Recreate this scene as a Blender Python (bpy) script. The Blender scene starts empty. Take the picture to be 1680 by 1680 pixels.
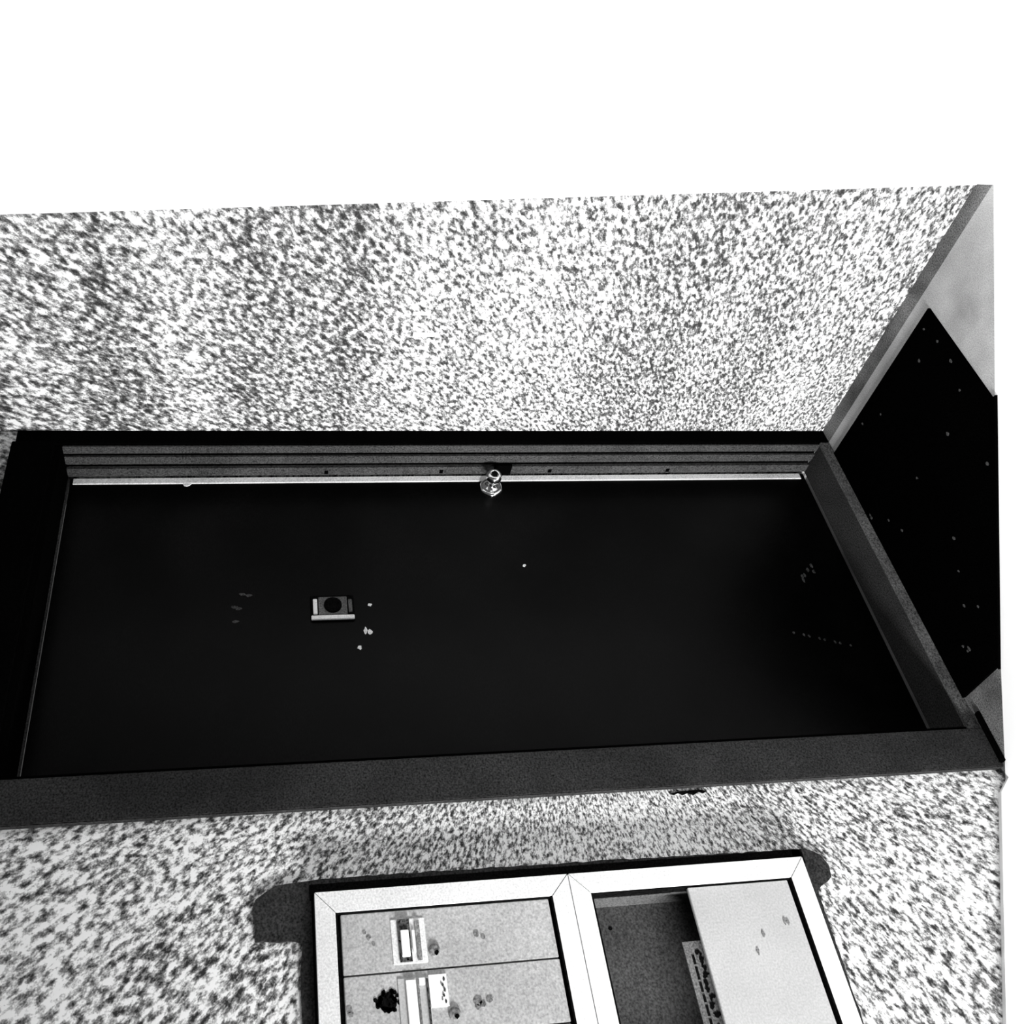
import bpy, bmesh, math, random
from mathutils import Vector, Matrix
random.seed(4)
SC = bpy.context.scene
COL = SC.collection

# ------------------------------------------------------------------ camera
CAM = Vector((-1.748, -1.896, 1.60))
PITCH = math.radians(9.04); ANG = math.radians(47.4)
hd = Vector((math.cos(ANG), math.sin(ANG), 0)); rt = Vector((math.sin(ANG), -math.cos(ANG), 0))
fw = hd*math.cos(PITCH) - Vector((0, 0, 1))*math.sin(PITCH)
dn = -Vector((0, 0, 1))*math.cos(PITCH) - hd*math.sin(PITCH)
# the photograph lies on its side: its right edge is the floor side
cd = bpy.data.cameras.new('camera'); cam = bpy.data.objects.new('camera', cd); COL.objects.link(cam)
R = Matrix((dn, rt, -fw)).transposed()
cam.matrix_world = Matrix.Translation(CAM) @ R.to_4x4()
cd.sensor_width = 36; cd.lens = 1596/1680*36
cd.shift_x = (840-679)/1680; cd.shift_y = (710-840)/1680
cd.clip_start = .02
SC.camera = cam

# ------------------------------------------------------------------ world, lights, exposure
w = bpy.data.worlds.new('world'); SC.world = w; w.use_nodes = True
w.node_tree.nodes['Background'].inputs[0].default_value = (1, 1, 1, 1)
w.node_tree.nodes['Background'].inputs[1].default_value = .09
def area(name, loc, target, size, energy, spread=180):
    l = bpy.data.lights.new(name, 'AREA'); l.shape = 'RECTANGLE'; l.size = size[0]; l.size_y = size[1]; l.energy = energy; l.spread = math.radians(spread)
    o = bpy.data.objects.new(name, l); COL.objects.link(o); o.location = loc
    o.rotation_euler = (Vector(target)-Vector(loc)).to_track_quat('-Z', 'Y').to_euler()
    return o
area('left_side_light', (-3.5, -.62, .85), (0, -.5, .70), (.30, .8), 52, 85)  # unseen light from the left, height and spread set for wall falloff
area('floor_fill_light', (-.75, -2.0, 2.9), (-.70, -1.5, 0), (.4, .4), 6, 55)  # unseen downlight added to whiten the floor
SC.view_settings.view_transform = 'Standard'; SC.view_settings.look = 'None'
SC.view_settings.gamma = 1; SC.view_settings.use_curve_mapping = False
SC.view_settings.exposure = 0.0

# ------------------------------------------------------------------ helpers
def ray(x, y):
    u = 1680-y; v = x
    return fw*1596 + rt*(u-970) + dn*(v-679)
def onY(x, y, Y=0.):
    d = ray(x, y); p = CAM + d*((Y-CAM.y)/d.y); return p.x, p.z
def onX(x, y, X=0.):
    d = ray(x, y); p = CAM + d*((X-CAM.x)/d.x); return p.y, p.z

class MB:
    def __init__(s): s.bm = bmesh.new()
    def box(s, x0, x1, y0, y1, z0, z1, mi=0, bev=0):
        if bev: 
            t = bmesh.new(); r = bmesh.ops.create_cube(t, size=1)
            for v in t.verts: v.co = Vector(((x0+x1)/2+v.co.x*(x1-x0), (y0+y1)/2+v.co.y*(y1-y0), (z0+z1)/2+v.co.z*(z1-z0)))
            bmesh.ops.bevel(t, geom=t.edges[:], offset=bev, segments=2, affect='EDGES')
            for f in t.faces: f.material_index = mi
            s.merge(t); return s
        vs = [s.bm.verts.new((x, y, z)) for x in (x0, x1) for y in (y0, y1) for z in (z0, z1)]
        for q in ((0,1,3,2),(4,6,7,5),(0,4,5,1),(2,3,7,6),(0,2,6,4),(1,5,7,3)):
            f = s.bm.faces.new([vs[i] for i in q]); f.material_index = mi
        return s
    def merge(s, t):
        m = bpy.data.meshes.new('t'); t.to_mesh(m); t.free()
        s.bm.from_mesh(m); bpy.data.meshes.remove(m)
    def prism(s, pts, axis, a0, a1, mi=0):
        """pts: outline in the other two axes, extruded along axis from a0 to a1"""
        def P(p, a):
            return {'x': (a, p[0], p[1]), 'y': (p[0], a, p[1]), 'z': (p[0], p[1], a)}[axis]
        A = [s.bm.verts.new(P(p, a0)) for p in pts]; B = [s.bm.verts.new(P(p, a1)) for p in pts]
        fs = [s.bm.faces.new(A), s.bm.faces.new(B[::-1])]
        n = len(pts)
        for i in range(n): fs.append(s.bm.faces.new((A[i], B[i], B[(i+1) % n], A[(i+1) % n])))
        for f in fs: f.material_index = mi
        return s
    def lathe(s, c, prof, axis='y', n=32, mi=0, lobes=0, amp=0):
        """prof: (radius, offset along -Y)"""
        rings = []
        for r, o in prof:
            ring = []
            for i in range(n):
                a = 2*math.pi*i/n; rr = r*(1+amp*math.cos(lobes*a)) if lobes else r
                ring.append(s.bm.verts.new((c[0]+rr*math.cos(a), c[1]-o, c[2]+rr*math.sin(a))))
            rings.append(ring)
        for a, b in zip(rings, rings[1:]):
            for i in range(n):
                f = s.bm.faces.new((a[i], a[(i+1) % n], b[(i+1) % n], b[i])); f.material_index = mi; f.smooth = True
        for rg in (rings[0], rings[-1]):
            f = s.bm.faces.new(rg); f.material_index = mi
        return s
    def build(s, name, mats, parent=None, label=None):
        bmesh.ops.recalc_face_normals(s.bm, faces=s.bm.faces[:])
        me = bpy.data.meshes.new(name); s.bm.to_mesh(me); s.bm.free()
        for m in (mats if isinstance(mats, (list, tuple)) else [mats]): me.materials.append(m)
        o = bpy.data.objects.new(name, me); COL.objects.link(o)
        if parent is not None:
            o.parent = parent
            o.matrix_parent_inverse = Matrix.Translation(parent_loc(parent)).inverted()
        if label: o['label'] = label
        return o
def parent_loc(p):
    v = Vector(p.location)
    return v + (parent_loc(p.parent) if p.parent and p.type == 'EMPTY' else Vector((0, 0, 0)))
def blob(cx, cz, rx, rz, n=14, jag=.18, seed=None):
    rg = random.Random(seed if seed is not None else random.random())
    return [(cx+rx*(1+rg.uniform(-jag, jag))*math.cos(2*math.pi*i/n), cz+rz*(1+rg.uniform(-jag, jag))*math.sin(2*math.pi*i/n)) for i in range(n)]
def empty(name, loc, label, cat, group=None):
    o = bpy.data.objects.new(name, None); COL.objects.link(o); o.location = loc; o.empty_display_size = .05
    o['label'] = label; o['category'] = cat
    if group: o['group'] = group
    return o
def structure(o): o['kind'] = 'structure'; return o

# ------------------------------------------------------------------ materials (all neutral greys)
def nodes(name):
    m = bpy.data.materials.new(name); m.use_nodes = True
    nt = m.node_tree; b = nt.nodes['Principled BSDF']
    return m, nt, b
def N(nt, t, **kw):
    n = nt.nodes.new(t)
    for k, v in kw.items(): setattr(n, k, v)
    return n
def M_(nt, op, a, b=None, c=None):
    n = N(nt, 'ShaderNodeMath', operation=op)
    for i, v in enumerate((a, b, c)):
        if v is None: continue
        if isinstance(v, (int, float)): n.inputs[i].default_value = v
        else: nt.links.new(v, n.inputs[i])
    return n.outputs[0]
def noise(nt, vec, scale, detail=2, rough=.5):
    n = N(nt, 'ShaderNodeTexNoise'); n.inputs['Scale'].default_value = scale
    n.inputs['Detail'].default_value = detail; n.inputs['Roughness'].default_value = rough
    if vec is not None: nt.links.new(vec, n.inputs['Vector'])
    return n.outputs['Fac']
def ramp(nt, fac, stops, interp='LINEAR'):
    n = N(nt, 'ShaderNodeValToRGB'); cr = n.color_ramp; cr.interpolation = interp
    while len(cr.elements) < len(stops): cr.elements.new(.5)
    for e, (p, v) in zip(cr.elements, stops): e.position = p; e.color = (v, v, v, 1)
    nt.links.new(fac, n.inputs[0]); return n.outputs[0]
def plain(name, v, rough=.7, spec=.0, grain=.25, gscale=270, metal=0, cloud=0.15, stretch=(1, 1, 1), add=0):
    """grey surface with fine grain and soft uneven wear"""
    m, nt, b = nodes(name)
    tc = N(nt, 'ShaderNodeTexCoord'); mp = N(nt, 'ShaderNodeMapping'); mp.inputs['Scale'].default_value = stretch
    nt.links.new(tc.outputs['Object'], mp.inputs['Vector'])
    g = noise(nt, mp.outputs[0], gscale, 1); c = noise(nt, tc.outputs['Object'], 7, 3)
    f = M_(nt, 'MULTIPLY_ADD', M_(nt, 'SUBTRACT', g, .5), grain*9, 1)
    f = M_(nt, 'MULTIPLY', f, M_(nt, 'MULTIPLY_ADD', M_(nt, 'SUBTRACT', c, .5), cloud*4, 1))
    f = M_(nt, 'MAXIMUM', M_(nt, 'MULTIPLY_ADD', f, v, add), 0)
    f = M_(nt, 'MINIMUM', f, .93)
    cmb = N(nt, 'ShaderNodeCombineColor')
    for i in range(3): nt.links.new(f, cmb.inputs[i])
    nt.links.new(cmb.outputs[0], b.inputs['Base Color'])
    b.inputs['Roughness'].default_value = rough; b.inputs['Specular IOR Level'].default_value = spec
    b.inputs['Metallic'].default_value = metal
    return m
def stipple(name, axis, c0, c1, B, A, stops, lowamp, bump=.25, lowstretch=(1, 1, 1), low_off=0):
    """stippled stucco: lens blur imitated by flecks streaked around a centre on the wall, coarser with distance from it"""
    m, nt, b = nodes(name)
    tc = N(nt, 'ShaderNodeTexCoord'); sp = N(nt, 'ShaderNodeSeparateXYZ'); nt.links.new(tc.outputs['Object'], sp.inputs[0])
    p = M_(nt, 'SUBTRACT', sp.outputs[axis], c0); q = M_(nt, 'SUBTRACT', sp.outputs[2], c1)
    r = M_(nt, 'SQRT', M_(nt, 'ADD', M_(nt, 'MULTIPLY', p, p), M_(nt, 'ADD', M_(nt, 'MULTIPLY', q, q), .0004)))
    cmb = N(nt, 'ShaderNodeCombineXYZ')
    nt.links.new(M_(nt, 'MULTIPLY', M_(nt, 'DIVIDE', p, r), B), cmb.inputs[0])
    nt.links.new(M_(nt, 'MULTIPLY', M_(nt, 'DIVIDE', q, r), B), cmb.inputs[1])
    nt.links.new(M_(nt, 'MULTIPLY', M_(nt, 'LOGARITHM', r, math.e), A), cmb.inputs[2])  # radial stretch of the flecks imitates lens blur, not a real finish
    n1 = noise(nt, cmb.outputs[0], 1.0, 2, .6)
    n2 = noise(nt, tc.outputs['Object'], 330, 1)
    mp = N(nt, 'ShaderNodeMapping'); mp.inputs['Scale'].default_value = lowstretch; mp.inputs['Location'].default_value = (low_off, low_off, low_off)
    nt.links.new(tc.outputs['Object'], mp.inputs['Vector'])
    lo = noise(nt, mp.outputs[0], 3.0, 2)
    f = M_(nt, 'ADD', n1, M_(nt, 'MULTIPLY', M_(nt, 'SUBTRACT', n2, .5), .22))
    f = M_(nt, 'ADD', f, M_(nt, 'MULTIPLY', M_(nt, 'SUBTRACT', lo, .5), lowamp))
    nt.links.new(ramp(nt, f, stops), b.inputs['Base Color'])
    b.inputs['Roughness'].default_value = .9; b.inputs['Specular IOR Level'].default_value = .1
    bp = N(nt, 'ShaderNodeBump'); bp.inputs['Strength'].default_value = bump; bp.inputs['Distance'].default_value = .002
    nt.links.new(n1, bp.inputs['Height']); nt.links.new(bp.outputs[0], b.inputs['Normal'])
    return m
MT = {}
CYR, CZR = onX(1150, 1100)
MT['stucco_left'] = stipple('stucco_left', 0, -.566, .932, 100, 58, [(.32, .03), (.43, .20), (.52, .58), (.595, .93)], .22)
MT['stucco_right'] = stipple('stucco_right', 1, CYR, CZR, 215, 130, [(.32, .03), (.43, .13), (.52, .40), (.61, .93)], .30, lowstretch=(1, .07, 1.5), low_off=3.3)  # stretched low noise paints soft shade bands into the fleck density
MT['white'] = plain('plain_white', .92, .8, .1, .02, 300, cloud=.02)
MT['floor_margin'] = plain('white_floor_margin', .95, .8, .1, .01, 300, cloud=.01)
MT['black_door'] = plain('black_door_paint', .0008, .30, .055, .9, 330, cloud=.9, stretch=(.4, .4, 1.6))
MT['black'] = plain('black_paint', .0012, .8, 0, .2)
MT['casing'] = plain('dark_casing_paint', .021, .6, .05, .35, cloud=.35)
MT['ridge'] = plain('dark_jamb_paint', .05, .6, .05, .35, cloud=.25)
MT['sill'] = plain('worn_threshold', .028, .7, .05, .35, cloud=.3)
MT['sill_edge'] = plain('worn_threshold_nosing', .085, .7, .05, .35, cloud=.5)
MT['strip'] = plain('pale_strip', .85, .5, .2, .12, cloud=.2)
MT['floor'] = plain('grey_floor', .36, .8, .05, .12, 350, cloud=.35)
MT['floor_edge'] = plain('dark_floor_edge', .12, .9, .02, .3, 300, cloud=.8)
MT['mat'] = plain('black_mat', .0006, 1, 0, .3)
MT['lint'] = plain('lint', .05, 1, 0, .1)
MT['frame'] = plain('pale_metal_frame', .76, .55, .1, .09, 270, cloud=.08)
MT['panel'] = plain('pale_metal_panel', .42, .55, .1, .12, 270, cloud=.12)
MT['panel_white'] = plain('pale_cover_panel', .46, .55, .1, .06, 270, cloud=.10)
MT['inner'] = plain('dark_grey_lining', .07, .7, .02, .25, 270, cloud=.25)
MT['patch'] = plain('dark_filler', .03, .9, .02, .3, cloud=.3)
MT['chrome'] = plain('chrome', .85, .16, .5, 0, metal=1, cloud=0)
MT['brass'] = plain('dull_plate_metal', .10, .5, .2, .3, cloud=.4)
MT['bright'] = plain('bright_metal_edge', .9, .4, .2, .1, cloud=.1)
MT['paper'] = plain('newsprint', .15, .9, 0, .25, 270, cloud=.3)
MT['ink'] = plain('ink', .006, .9, 0, .2)
MT['label'] = plain('white_label', .93, .8, 0, .02, cloud=.01)
MT['grime'] = plain('grime', .05, .9, 0, .6, 270, cloud=.5)
MT['near_black'] = plain('near_black', .004, .9, 0, .4)
MT['seam'] = plain('dark_seam', .012, .9, 0, .3)
MT['faint'] = plain('faint_grime', .20, .9, 0, .25, 270, cloud=.3)

# ------------------------------------------------------------------ the room
# corner at x=0, y=0. Door wall runs along x at y=0, stippled side wall runs along y at x=0.
DX0, DX1, DZ = -.915, -.045, 2.115           # door opening
BX0, BX1, BZ0, BZ1 = -1.742, -1.170, .549, 1.497   # niche of the box unit
T = .24
b = MB()
b.box(-3.4, BX0, 0, T, 0, 3.0)
b.box(BX0, BX1, 0, T, 0, BZ0).box(BX0, BX1, 0, T, BZ1, 3.0).box(BX0, BX1, .11, T, BZ0, BZ1)
b.box(BX1, DX0, 0, T, 0, 3.0).box(DX0, DX1, 0, T, DZ, 3.0).box(DX1, .2, 0, T, 0, 3.0)
# a dark chipped scratch under the casing
zz = [(-1.0135, .767), (-1.0165, .758), (-1.013, .748), (-1.018, .740), (-1.0145, .728), (-1.019, .716), (-1.0135, .704), (-1.0165, .694), (-1.0125, .684), (-1.0085, .700), (-1.0095, .745)]
b.prism(zz, 'y', -.0012, .002, 1)
structure(b.build('wall_back', [MT['stucco_left'], MT['near_black']]))

# right wall: stippled up to a slightly leaning edge, then an added white wall for the blank paper margin, that stands 6 mm proud
e_top = (-.618, 2.6); e_bot = (-.829, -.05)
t0 = (e_top[1]-0)/(e_top[1]-e_bot[1]); y_at0 = e_top[0]+(e_bot[0]-e_top[0])*t0
slope = (e_top[0]-y_at0)/2.6; y_at3 = y_at0+slope*3.0
b = MB().prism([(0.0, 0), (0.0, 3.0), (y_at3, 3.0), (y_at0, 0)], 'x', 0, .2)
# small rectangle of old tape marks on the stipple
def wmark(y0, z0, y1, z1): b.prism([(y0, z0), (y1, z0), (y1, z1), (y0, z1)], 'x', -.0012, .002, 1)
(ya, za), (yb, zb) = onX(678, 512), onX(706, 517); wmark(ya, za, yb, zb)
(ya, za), (yb, zb) = onX(678, 545), onX(712, 552); wmark(ya, za, yb, zb)
structure(b.build('wall_right', [MT['stucco_right'], MT['white']]))
b = MB().prism([(y_at0, 0), (y_at3, 3.0), (-3.2, 3.0), (-3.2, 0)], 'x', -.003, .2)
structure(b.build('wall_margin', MT['white']))

# floor: grey boards, a dirty strip along the right wall, and an added white part for the paper margin beyond a diagonal edge
FA = onY(1640, 1260, 0); 
def onZ(x, y, Z=0.):
    d = ray(x, y); p = CAM + d*((Z-CAM.z)/d.z); return p.x, p.y
P = [onZ(1630, 303), onZ(1632, 640), onZ(1638, 1000), onZ(1642, 1285)]
b = MB()
tq = (-.838-P[2][0])/(P[3][0]-P[2][0]); PQ = (-.838, P[2][1]*(1-tq))
W0 = (0.0, y_at0); W1 = (-.044, y_at0+(P[0][1]-y_at0)*.044/-P[0][0])
b.prism([(-.044, 0.0), W1, P[0], P[1], P[2], PQ, (-.838, 0.0)], 'z', -.05, 0, 0)
b.prism([(-.838, 0), PQ, (P[3][0], 0)], 'z', -.05, 0, 1)  # floor left of the mat, in the darker floor tone
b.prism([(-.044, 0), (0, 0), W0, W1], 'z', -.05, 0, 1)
b.prism([W0, P[0], P[1], P[2], (P[3][0], 0), (-3.4, 0), (-3.4, -3.2), (0, -3.2)], 'z', -.05, 0, 2)
b.box(DX0, DX1, 0, T, -.05, 0, 0)
structure(b.build('floor', [MT['floor'], MT['floor_edge'], MT['floor_margin']]))

# added white sloping board, filling the paper margin, at the foot of the door wall (left of the door)
s0, s1, s2 = (P[3][0], 0.0), onY(1642, 1300, -.01), onY(1650, 1680, -.01)
k = (s2[1]-s1[1])/(s2[0]-s1[0])
s3 = (-3.4, s2[1]+k*(-3.4-s2[0]))
b = MB().prism([s0, s1, s2, s3, (-3.4, 0)], 'y', -.012, 0)
structure(b.build('added_margin_board', MT['white']))

# ragged dark filler around the box unit, where it was let into the wall
pp = [(-1.175, 1.611), (-1.160, 1.606), (-1.150, 1.592), (-1.141, 1.572), (-1.137, 1.545), (-1.133, 1.500), (-1.134, 1.25), (-1.136, 1.009), (-1.139, .75),
      (-1.142, .522), (-1.147, .505), (-1.157, .492), (-1.177, .482), (-1.199, .486), (-1.206, .498), (-1.212, .512), (-1.222, .525), (-1.5, .530), (-1.775, .531),
      (-1.775, 1.527), (-1.5, 1.528), (-1.285, 1.528), (-1.242, 1.524), (-1.236, 1.535), (-1.232, 1.606)]
b = MB()
rg = random.Random(8); q_ = []
for a_, c_ in zip(pp, pp[1:]+pp[:1]):
    nn = max(1, int(math.hypot(a_[0]-c_[0], a_[1]-c_[1])/.012))
    for i in range(nn):
        t_ = i/nn; q_.append((a_[0]*(1-t_)+c_[0]*t_+rg.uniform(-.0014, .0014), a_[1]*(1-t_)+c_[1]*t_+rg.uniform(-.0014, .0014)))
pp = q_
outer = [Vector((x, 0, z)) for x, z in pp]
vs = [b.bm.verts.new((x, -.006, z)) for x, z in pp]; vb = [b.bm.verts.new((x, 0.0, z)) for x, z in pp]
hole = [(BX1, BZ0), (BX0, BZ0), (BX0, BZ1), (BX1, BZ1)]
hv = [b.bm.verts.new((x, -.006, z)) for x, z in hole]
es = [b.bm.edges.new((vs[i], vs[(i+1) % len(vs)])) for i in range(len(vs))] + [b.bm.edges.new((hv[i], hv[(i+1) % 4])) for i in range(4)]
bmesh.ops.triangle_fill(b.bm, edges=es, use_beauty=True, use_dissolve=False)
for i in range(len(vs)): b.bm.faces.new((vs[i], vb[i], vb[(i+1) % len(vs)], vs[(i+1) % len(vs)]))
b.box(-1.170, -1.1425, -.0075, -.004, .530, 1.509, 1).box(-1.772, -1.1425, -.0075, -.004, .534, .552, 1).box(-1.772, -1.16, -.0075, -.004, 1.495, 1.506, 1)  # black strips paint in the unit's shadow along its frame
structure(b.build('trim_2', [MT['patch'], MT['near_black']]))

# ------------------------------------------------------------------ the door
door = empty('door_1', (-.48, .12, 0), 'black flush apartment door with a small viewer plate and a chrome knob', 'door')
structure(door)
LY = .12
b = MB().box(DX0, -.058, LY, LY+.045, .032, 2.082)
def chip(x, z, rx, rz, seed, mi=1): b.prism(blob(x, z, rx, rz, 9, .3, seed), 'y', LY-.0008, LY+.002, mi)
chip(-.463, 1.334, .0045, .005, 1); chip(-.535, 1.350, .009, .004, 2); chip(-.538, 1.340, .006, .006, 22); chip(-.579, 1.367, .0055, .0055, 3)
chip(-.358, .927, .004, .004, 4)
for i, (x, y) in enumerate([(1325, 935), (1331, 928), (1320, 944), (1335, 938), (1318, 952), (1316, 946)]):
    cx_, cz_ = onY(x, y, LY); chip(cx_, cz_, .007, .004, 40+i, 2)
for i in range(12):
    x = 1302+i*8.5; y = 1038+i*1.9; cx_, cz_ = onY(x, y, LY)
    if i % 3 != 1: chip(cx_, cz_, .004, .003, 60+i, 2)
for i, (x, y) in enumerate([(385, 996), (392, 999), (398, 975), (408, 977), (386, 1020)]):
    cx_, cz_ = onY(x, y, LY); chip(cx_, cz_, .004, .008, 80+i, 3)
b.build('door_leaf', [MT['black_door'], MT['strip'], MT['ridge'], MT['ridge']], door)
# pale edge strip beside the knob
b = MB()
b.box(-.078, -.058, LY-.004, LY, .045, 2.075, bev=.0015)
cx_, cz_ = onY(307, 793, LY); b.prism(blob(cx_, cz_, .010, .012, 10, .15, 5), 'y', LY-.003, LY)
cx_, cz_ = onY(360, 790, LY); b.prism(blob(cx_, cz_, .006, .006, 10, .3, 6), 'y', LY-.003, LY)
b.build('edge_strip', MT['strip'], door, 'pale strip along the knob edge of the door')
b = MB().box(DX0+.01, -.062, LY-.005, LY, 2.083, 2.091); b.box(-.206, -.186, LY-.006, LY, 2.083, 2.094)
b.build('head_edge_highlight', MT['sill'], door)  # grey strip paints in the light caught along the head edge
b = MB().box(DX0, DX1, 0, LY, .0, .026, bev=.003); th = b.build('threshold', MT['sill'], door)
b = MB().box(DX0, DX1-.001, -.006, .006, .0, .029, bev=.002); b.build('threshold_nosing', MT['sill_edge'], th, 'lighter worn front edge of the threshold')
# right jamb: stepped mouldings, each step a little deeper into the reveal
b = MB()
b.box(DX1, 0.0, -.003, 0, 0, 2.2, 1)
b.box(DX1, DX1+.012, 0, LY, .026, DZ, 1)
for ya, yb_, x0 in ((.004, .030, DX1-.004), (.042, .070, DX1-.006), (.084, .114, DX1-.009)):
    b.box(x0, DX1+.004, ya, yb_, .026, DZ-.002, 0)
for xx in (535, 724, 902, 1095):
    z = onX(xx, 770, DX1-.009)[1]; b.box(DX1-.0098, DX1-.004, .096, .110, z-.006, z+.004, 1)
jr = b.build('door_jamb', [MT['ridge'], MT['black']], door)
b = MB().box(DX1-.0105, DX1-.004, .078, .117, .912, .962); b.build('knob_shadow', MT['black'], jr)  # black block paints the shadow behind the knob
b = MB().box(-1.005, DX0, -.018, 0, 0, 2.205, bev=.002); b.build('door_casing', MT['casing'], door)
b = MB().box(DX0, -.046, -.016, 0, DZ-.01, 2.205, bev=.002); b.build('door_casing', MT['black'], door, 'black head casing above the door')
b = MB().box(DX0, DX1, 0, .118, 2.088, DZ+.001).box(DX0-.001, DX0+.012, 0, .118, .026, DZ-.012)
b.build('door_jamb', MT['black'], door)
MB().box(-.998, -.882, -.032, -.018, 0, .009, bev=.002).build('shoe_moulding', MT['black'], door)
# viewer plate
pl = MB().box(-.505, -.436, LY-.006, LY, 1.373, 1.478, bev=.0015).build('viewer_plate', MT['near_black'], door, 'small rectangular metal plate around the door viewer')
MB().box(-.505, -.494, LY-.010, LY-.004, 1.374, 1.477, bev=.001).build('plate_rim', MT['bright'], pl)
MB().box(-.490, -.448, LY-.010, LY-.005, 1.462, 1.472, bev=.001).build('plate_rim', MT['bright'], pl)
MB().box(-.486, -.450, LY-.009, LY-.005, 1.378, 1.387, bev=.001).build('plate_rim', MT['brass'], pl)
b = MB().box(-.492, -.442, LY-.0085, LY-.005, 1.390, 1.459, bev=.001); b.build('plate_inset', MT['brass'], pl)
b = MB().lathe((-.466, LY-.0085, 1.4245), [(.0215, 0), (.0215, .002), (.018, .0035), (.010, .0035)], n=28)
b.build('viewer_lens', MT['near_black'], pl)
# knob
KX, KZ = -.101, .973
rose = MB().lathe((KX, LY, KZ), [(.031, 0), (.031, .004), (.029, .008), (.024, .010), (.021, .0085), (.017, .0085), (.013, .012), (.009, .014), (.009, .03), (.010, .032)], n=36, lobes=6, amp=.03).build('knob_rose', MT['chrome'], door)
kb = MB().lathe((KX, LY, KZ), [(.009, .028), (.013, .031), (.0185, .038), (.0215, .047), (.0205, .056), (.017, .061), (.010, .063), (.009, .0605)], n=32).build('door_knob', MT['chrome'], door, 'chrome door knob with a dark centre')
MB().lathe((KX, LY-.0625, KZ), [(.0085, -.001), (.0085, .0012), (.006, .0015)], n=20).build('keyhole', MT['near_black'], kb)

# ------------------------------------------------------------------ door mat
q1 = onZ(1632, 648, .007); q2 = onZ(1637.5, 1098, .007)
b = MB().prism([(-.838, -.008), (-.838, q2[1]), q2, q1, (q1[0], -.537), (-.090, -.537), (-.090, -.008)], 'z', 0, .007)
lint_px = [(1380, 778), (1384, 783), (1428, 845), (1430, 850), (1458, 853), (1505, 784), (1555, 712), (1445, 680), (1415, 695), (1560, 592), (1538, 560), (1516, 540), (1565, 883), (1573, 937), (1580, 1060), (1590, 1064), (1588, 1068), (1605, 995), (1508, 592), (1575, 640), (1480, 870), (1620, 760), (1582, 994)]
for i, (x, y) in enumerate(lint_px):
    X_, Y_ = onZ(x, y, .007)
    if -.83 < X_ < -.1 and -.53 < Y_ < -.015:
        s = .0035 if i % 3 else .005
        b.prism(blob(X_, Y_, s, s*.8, 7, .4, i), 'z', .0065, .0082, 1)
mat_o = b.build('door_mat', [MT['mat'], MT['lint']])
mat_o['label'] = 'black rectangular door mat lying on the grey floor in front of the threshold'; mat_o['category'] = 'door mat'

# ------------------------------------------------------------------ letter box units
FY = -.030
UX1 = -1.164; UX0 = -1.750; FWD = .036
def frame_parts(root, z0, z1):
    """four mitred pale bars around one unit"""
    x0, x1 = UX0, UX1; i0, i1, k0, k1 = x0+FWD, x1-FWD, z0+FWD, z1-FWD
    g = .0009
    for pts in ([(x1, z0+g), (x1, z1-g), (i1, k1-g), (i1, k0+g)], [(x0, z0+g), (i0, k0+g), (i0, k1-g), (x0, z1-g)],
                [(x0+g, z1), (i0+g, k1), (i1-g, k1), (x1-g, z1)], [(x0+g, z0), (x1-g, z0), (i1-g, k0), (i0+g, k0)]):
        b = MB().prism(pts, 'y', FY, FY+.030)
        b.build('frame_bar', MT['frame'], root)
    b = MB().box(x0+.012, x1-.012, -.012, -.003, z0+.002, z0+.026).box(x0+.012, x1-.012, -.012, -.003, z1-.026, z1-.002)
    b.box(x1-.028, x1-.010, -.012, -.003, z0+.02, z1-.02)
    b.build('frame_backing', MT['seam'], root)
    b = MB().box(i0, i1, FY+.0008, .0005, k0-.0005, k0+.0035).box(i0, i1, FY+.0022, .0005, k1-.004, k1+.0005).box(i1-.0022, i1+.0005, FY+.003, .0005, k0, k1)
    b.build('gap_strip', MT['near_black'], root, 'black strip darkening the gap inside the frame')  # added black strips put the shade of the gaps into colour
    return i0, i1, k0, k1

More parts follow.
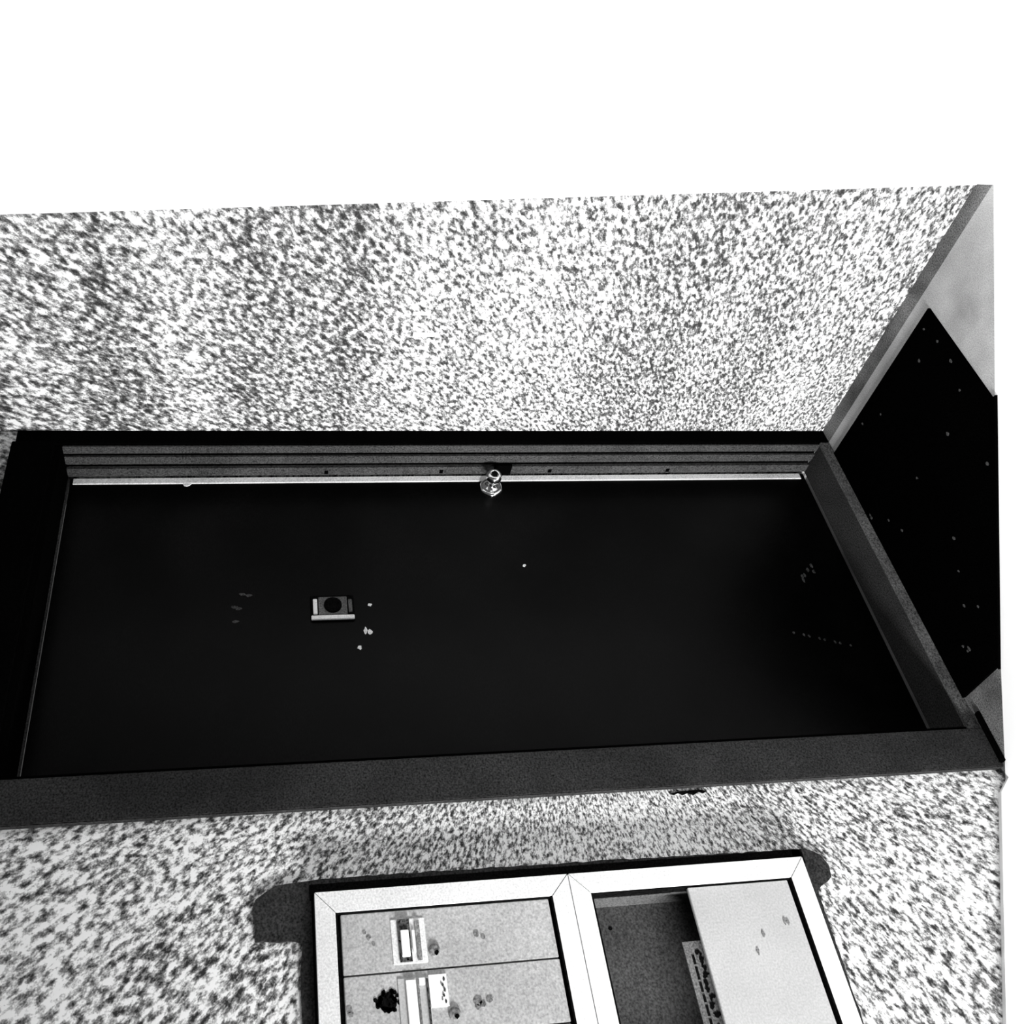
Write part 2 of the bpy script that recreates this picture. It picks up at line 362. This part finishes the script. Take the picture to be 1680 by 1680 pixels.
up = empty('mailbox_unit', (-1.47, 0, 1.025), 'upper pale metal mailbox unit with closed narrow doors, name slots and round locks', 'mailbox', 'pale mailbox units let into the wall')
i0, i1, k0, k1 = frame_parts(up, 1.0255, 1.501)
MB().box(BX0+.002, BX1-.002, .0, .105, 1.028, 1.494).build('body', MT['inner'], up)
PW = .1015
x1 = i1-.003
n = 0
while x1-.08 > i0:
    xa = max(x1-PW+.0022, i0+.003); xb = x1
    col = MT['panel']
    d = MB().box(xa, xb, FY+.006, FY+.022, k0+.008, k1-.009, bev=.0012)
    rg = random.Random(n+3); yy = FY+.0052
    def spot(x, z, rx, rz, mi, sd): d.prism(blob(x, z, rx, rz, 16, .22, sd), 'y', yy, FY+.008, mi)
    if n == 0:
        for i, (x, z, r_) in enumerate([(-1.253, 1.214, .005), (-1.259, 1.202, .004), (-1.245, 1.408, .004), (-1.236, 1.415, .003), (-1.256, 1.400, .003)]): spot(x, z, r_, r_, 1, i)
    if n == 1:
        for i in range(26):
            a = rg.uniform(0, 6.283); q = rg.uniform(.6, 1.15); spot(-1.348+.017*q*math.cos(a), 1.3835+.019*q*math.sin(a), .0035, .0035, 2, i)
        spot(-1.348, 1.3835, .0150, .0165, 2, 99)
        for i, (x, z, r_) in enumerate([(-1.359, 1.227, .0065), (-1.364, 1.219, .005), (-1.368, 1.228, .004), (-1.358, 1.206, .005), (-1.354, 1.450, .005), (-1.362, 1.447, .004)]): spot(x, z, r_, r_*1.2, 1, i)
    dr = d.build('mailbox_door', [MT['panel'], MT['faint'], MT['near_black']], up)
    xc = xb-.0155
    if n == 0:
        # short bright slot plate with a raised white name tag, narrow grey tray below it
        sp_ = MB().box(xc-.074, xc-.0, yy-.0006, FY+.008, 1.306, 1.368, bev=.001).build('slot_plate', MT['frame'], dr)
        MB().box(xc-.071, xc-.001, yy-.0032, yy-.0015, 1.3335, 1.3555).build('mail_slot', MT['grime'], sp_)
        MB().box(xc-.0635, xc-.0195, yy-.006, yy-.0028, 1.3365, 1.3515, bev=.001).build('name_tag', MT['label'], sp_, 'bright white name tag')
        MB().box(xc-.070, xc-.005, yy-.0035, yy-.0015, 1.316, 1.324).build('tray', MT['faint'], sp_)
        MB().box(xc-.058, xc-.020, yy-.004, yy-.0015, 1.3255, 1.3315, bev=.001).build('slot_lip', MT['label'], sp_)
    else:
        sp_ = MB().box(xc-.082, xc+.006, yy-.0006, FY+.008, 1.3085, 1.364, bev=.001).build('slot_plate', MT['panel_white'], dr)
        MB().box(xc-.078, xc+.002, yy-.004, yy-.0015, 1.332, 1.350, bev=.001).build('name_tag', MT['label'], sp_, 'long blank white name tag')
        MB().box(xc-.078, xc+.002, yy-.003, yy-.0015, 1.3265, 1.3295).build('mail_slot', MT['faint'], sp_)
        MB().box(xc-.078, xc+.002, yy-.003, yy-.0015, 1.3105, 1.3135).build('tray', MT['grime'], sp_)
        MB().box(xc-.008, xc+.004, yy-.004, yy-.0015, 1.316, 1.327, bev=.001).build('slot_lip', MT['label'], sp_)
    if n == 1:
        b = MB().box(-1.363, -1.313, yy-.0016, yy+.001, 1.2775, 1.309)
        for j in range(5):
            X_ = -1.321-.0085*j; b.prism(blob(X_, 1.2835+(.0018 if j % 2 else -.001), .0032, .0022, 7, .4, j), 'y', yy-.002, yy, 1)
        for (X_, Z_, s) in ((-1.351, 1.288, .002), (-1.343, 1.286, .0022), (-1.335, 1.284, .002), (-1.327, 1.288, .0018)): b.prism(blob(X_, Z_, s*1.7, s*.8, 6, .4), 'y', yy-.002, yy, 2)
        b.build('sticker', [MT['label'], MT['grime'], MT['faint']], dr, 'white paper sticker with smudged writing')
    # lock
    lx, lz = (-1.274, 1.293) if n == 0 else (-1.375-(n-1)*PW, 1.270)
    lk = MB().lathe((lx, yy+.001, lz), [(.0105, 0), (.0105, .0022), (.0085, .0034), (.004, .0034)], n=24).build('lock', MT['faint'], dr)
    MB().prism(blob(lx-.0045, lz-.003, .0038, .0038, 10, .2, n), 'y', yy-.0032, yy-.002).build('keyhole', MT['near_black'], lk)
    x1 -= PW; n += 1

lo = empty('mailbox_unit', (-1.47, 0, .545), 'lower pale metal mailbox unit standing open above a plain cover panel', 'mailbox', 'pale mailbox units let into the wall')
i0, i1, k0, k1 = frame_parts(lo, .5465, 1.0235)
b = MB()
X0, X1 = BX0+.002, BX1-.002
b.box(X0, X1, .072, .080, .560, 1.008)                       # back
b.box(i1+.001, X1, FY+.031, .072, .560, 1.008).box(X0, i0-.001, FY+.031, .072, .560, 1.008)
b.box(i0, i1, FY+.031, .072, .995, 1.008).box(i0, i1, FY+.031, .072, .560, .575)
for q in b.bm.faces: pass
bx, bz = -1.226, .934
b.prism(blob(bx-.012, bz-.003, .0035, .004, 10, .1, 7), 'y', .0712, .073, 1)
b.build('body', [MT['inner'], MT['near_black']], lo, 'dark grey inside of the open box')
MB().prism([(FY+.031, .990), (.066, .990), (FY+.031, .82)], 'x', i1-.003, i1).build('hinge_plate', MT['inner'], lo)
cp = MB().box(i0+.003, i1-.0035, FY+.004, FY+.012, k0+.009, .7955, bev=.001)
for i, (x, y) in enumerate([(1287, 1511), (1292, 1512), (1252, 1532), (1243, 1560)]):
    a_, c_ = onY(x, y, FY+.004); cp.prism(blob(a_, c_, .006, .003, 10, .3, i), 'y', FY+.0032, FY+.006, 1)
cp.build('cover_panel', [MT['panel_white'], MT['faint']], lo, 'plain pale cover panel across the lower half')

# printed paper standing in the open box, only its top edge showing above the cover panel
YP = -.004
TOP = .826
b = MB().box(-1.68, -1.2905, YP, YP+.003, .60, TOP)
rg = random.Random(11)
x = -1.3135
while x > -1.64:      # one line of small print
    L = rg.uniform(.010, .022); b.box(x-L, x, YP-.0005, YP+.001, TOP-.0165, TOP-.0115, 1); x -= L+rg.uniform(.003, .005)
x = -1.306
k_ = 0
while x > -1.64:      # one line of heavy letters, too blurred to read
    wl = rg.uniform(.009, .013); zc = TOP-.0275
    for q in range(4):
        b.prism(blob(x-wl*rg.uniform(.15, .85), zc+rg.uniform(-.0045, .0045), rg.uniform(.0022, .0042), rg.uniform(.002, .0045), 9, .3, 500+k_*5+q), 'y', YP-.0005-.00005*q, YP+.001, 1)
    x -= wl+.0012; k_ += 1
    if k_ in (9, 18): x -= .009
x = -1.304
while x > -1.64:
    L = rg.uniform(.02, .045); b.box(x-L, x, YP-.0005, YP+.001, TOP-.047, TOP-.040, 1); x -= L+.003
pa = b.build('folded_newspaper', [MT['paper'], MT['ink']])
pa['label'] = 'grey printed paper with heavy dark lettering sticking up inside the open lower mailbox'; pa['category'] = 'newspaper'
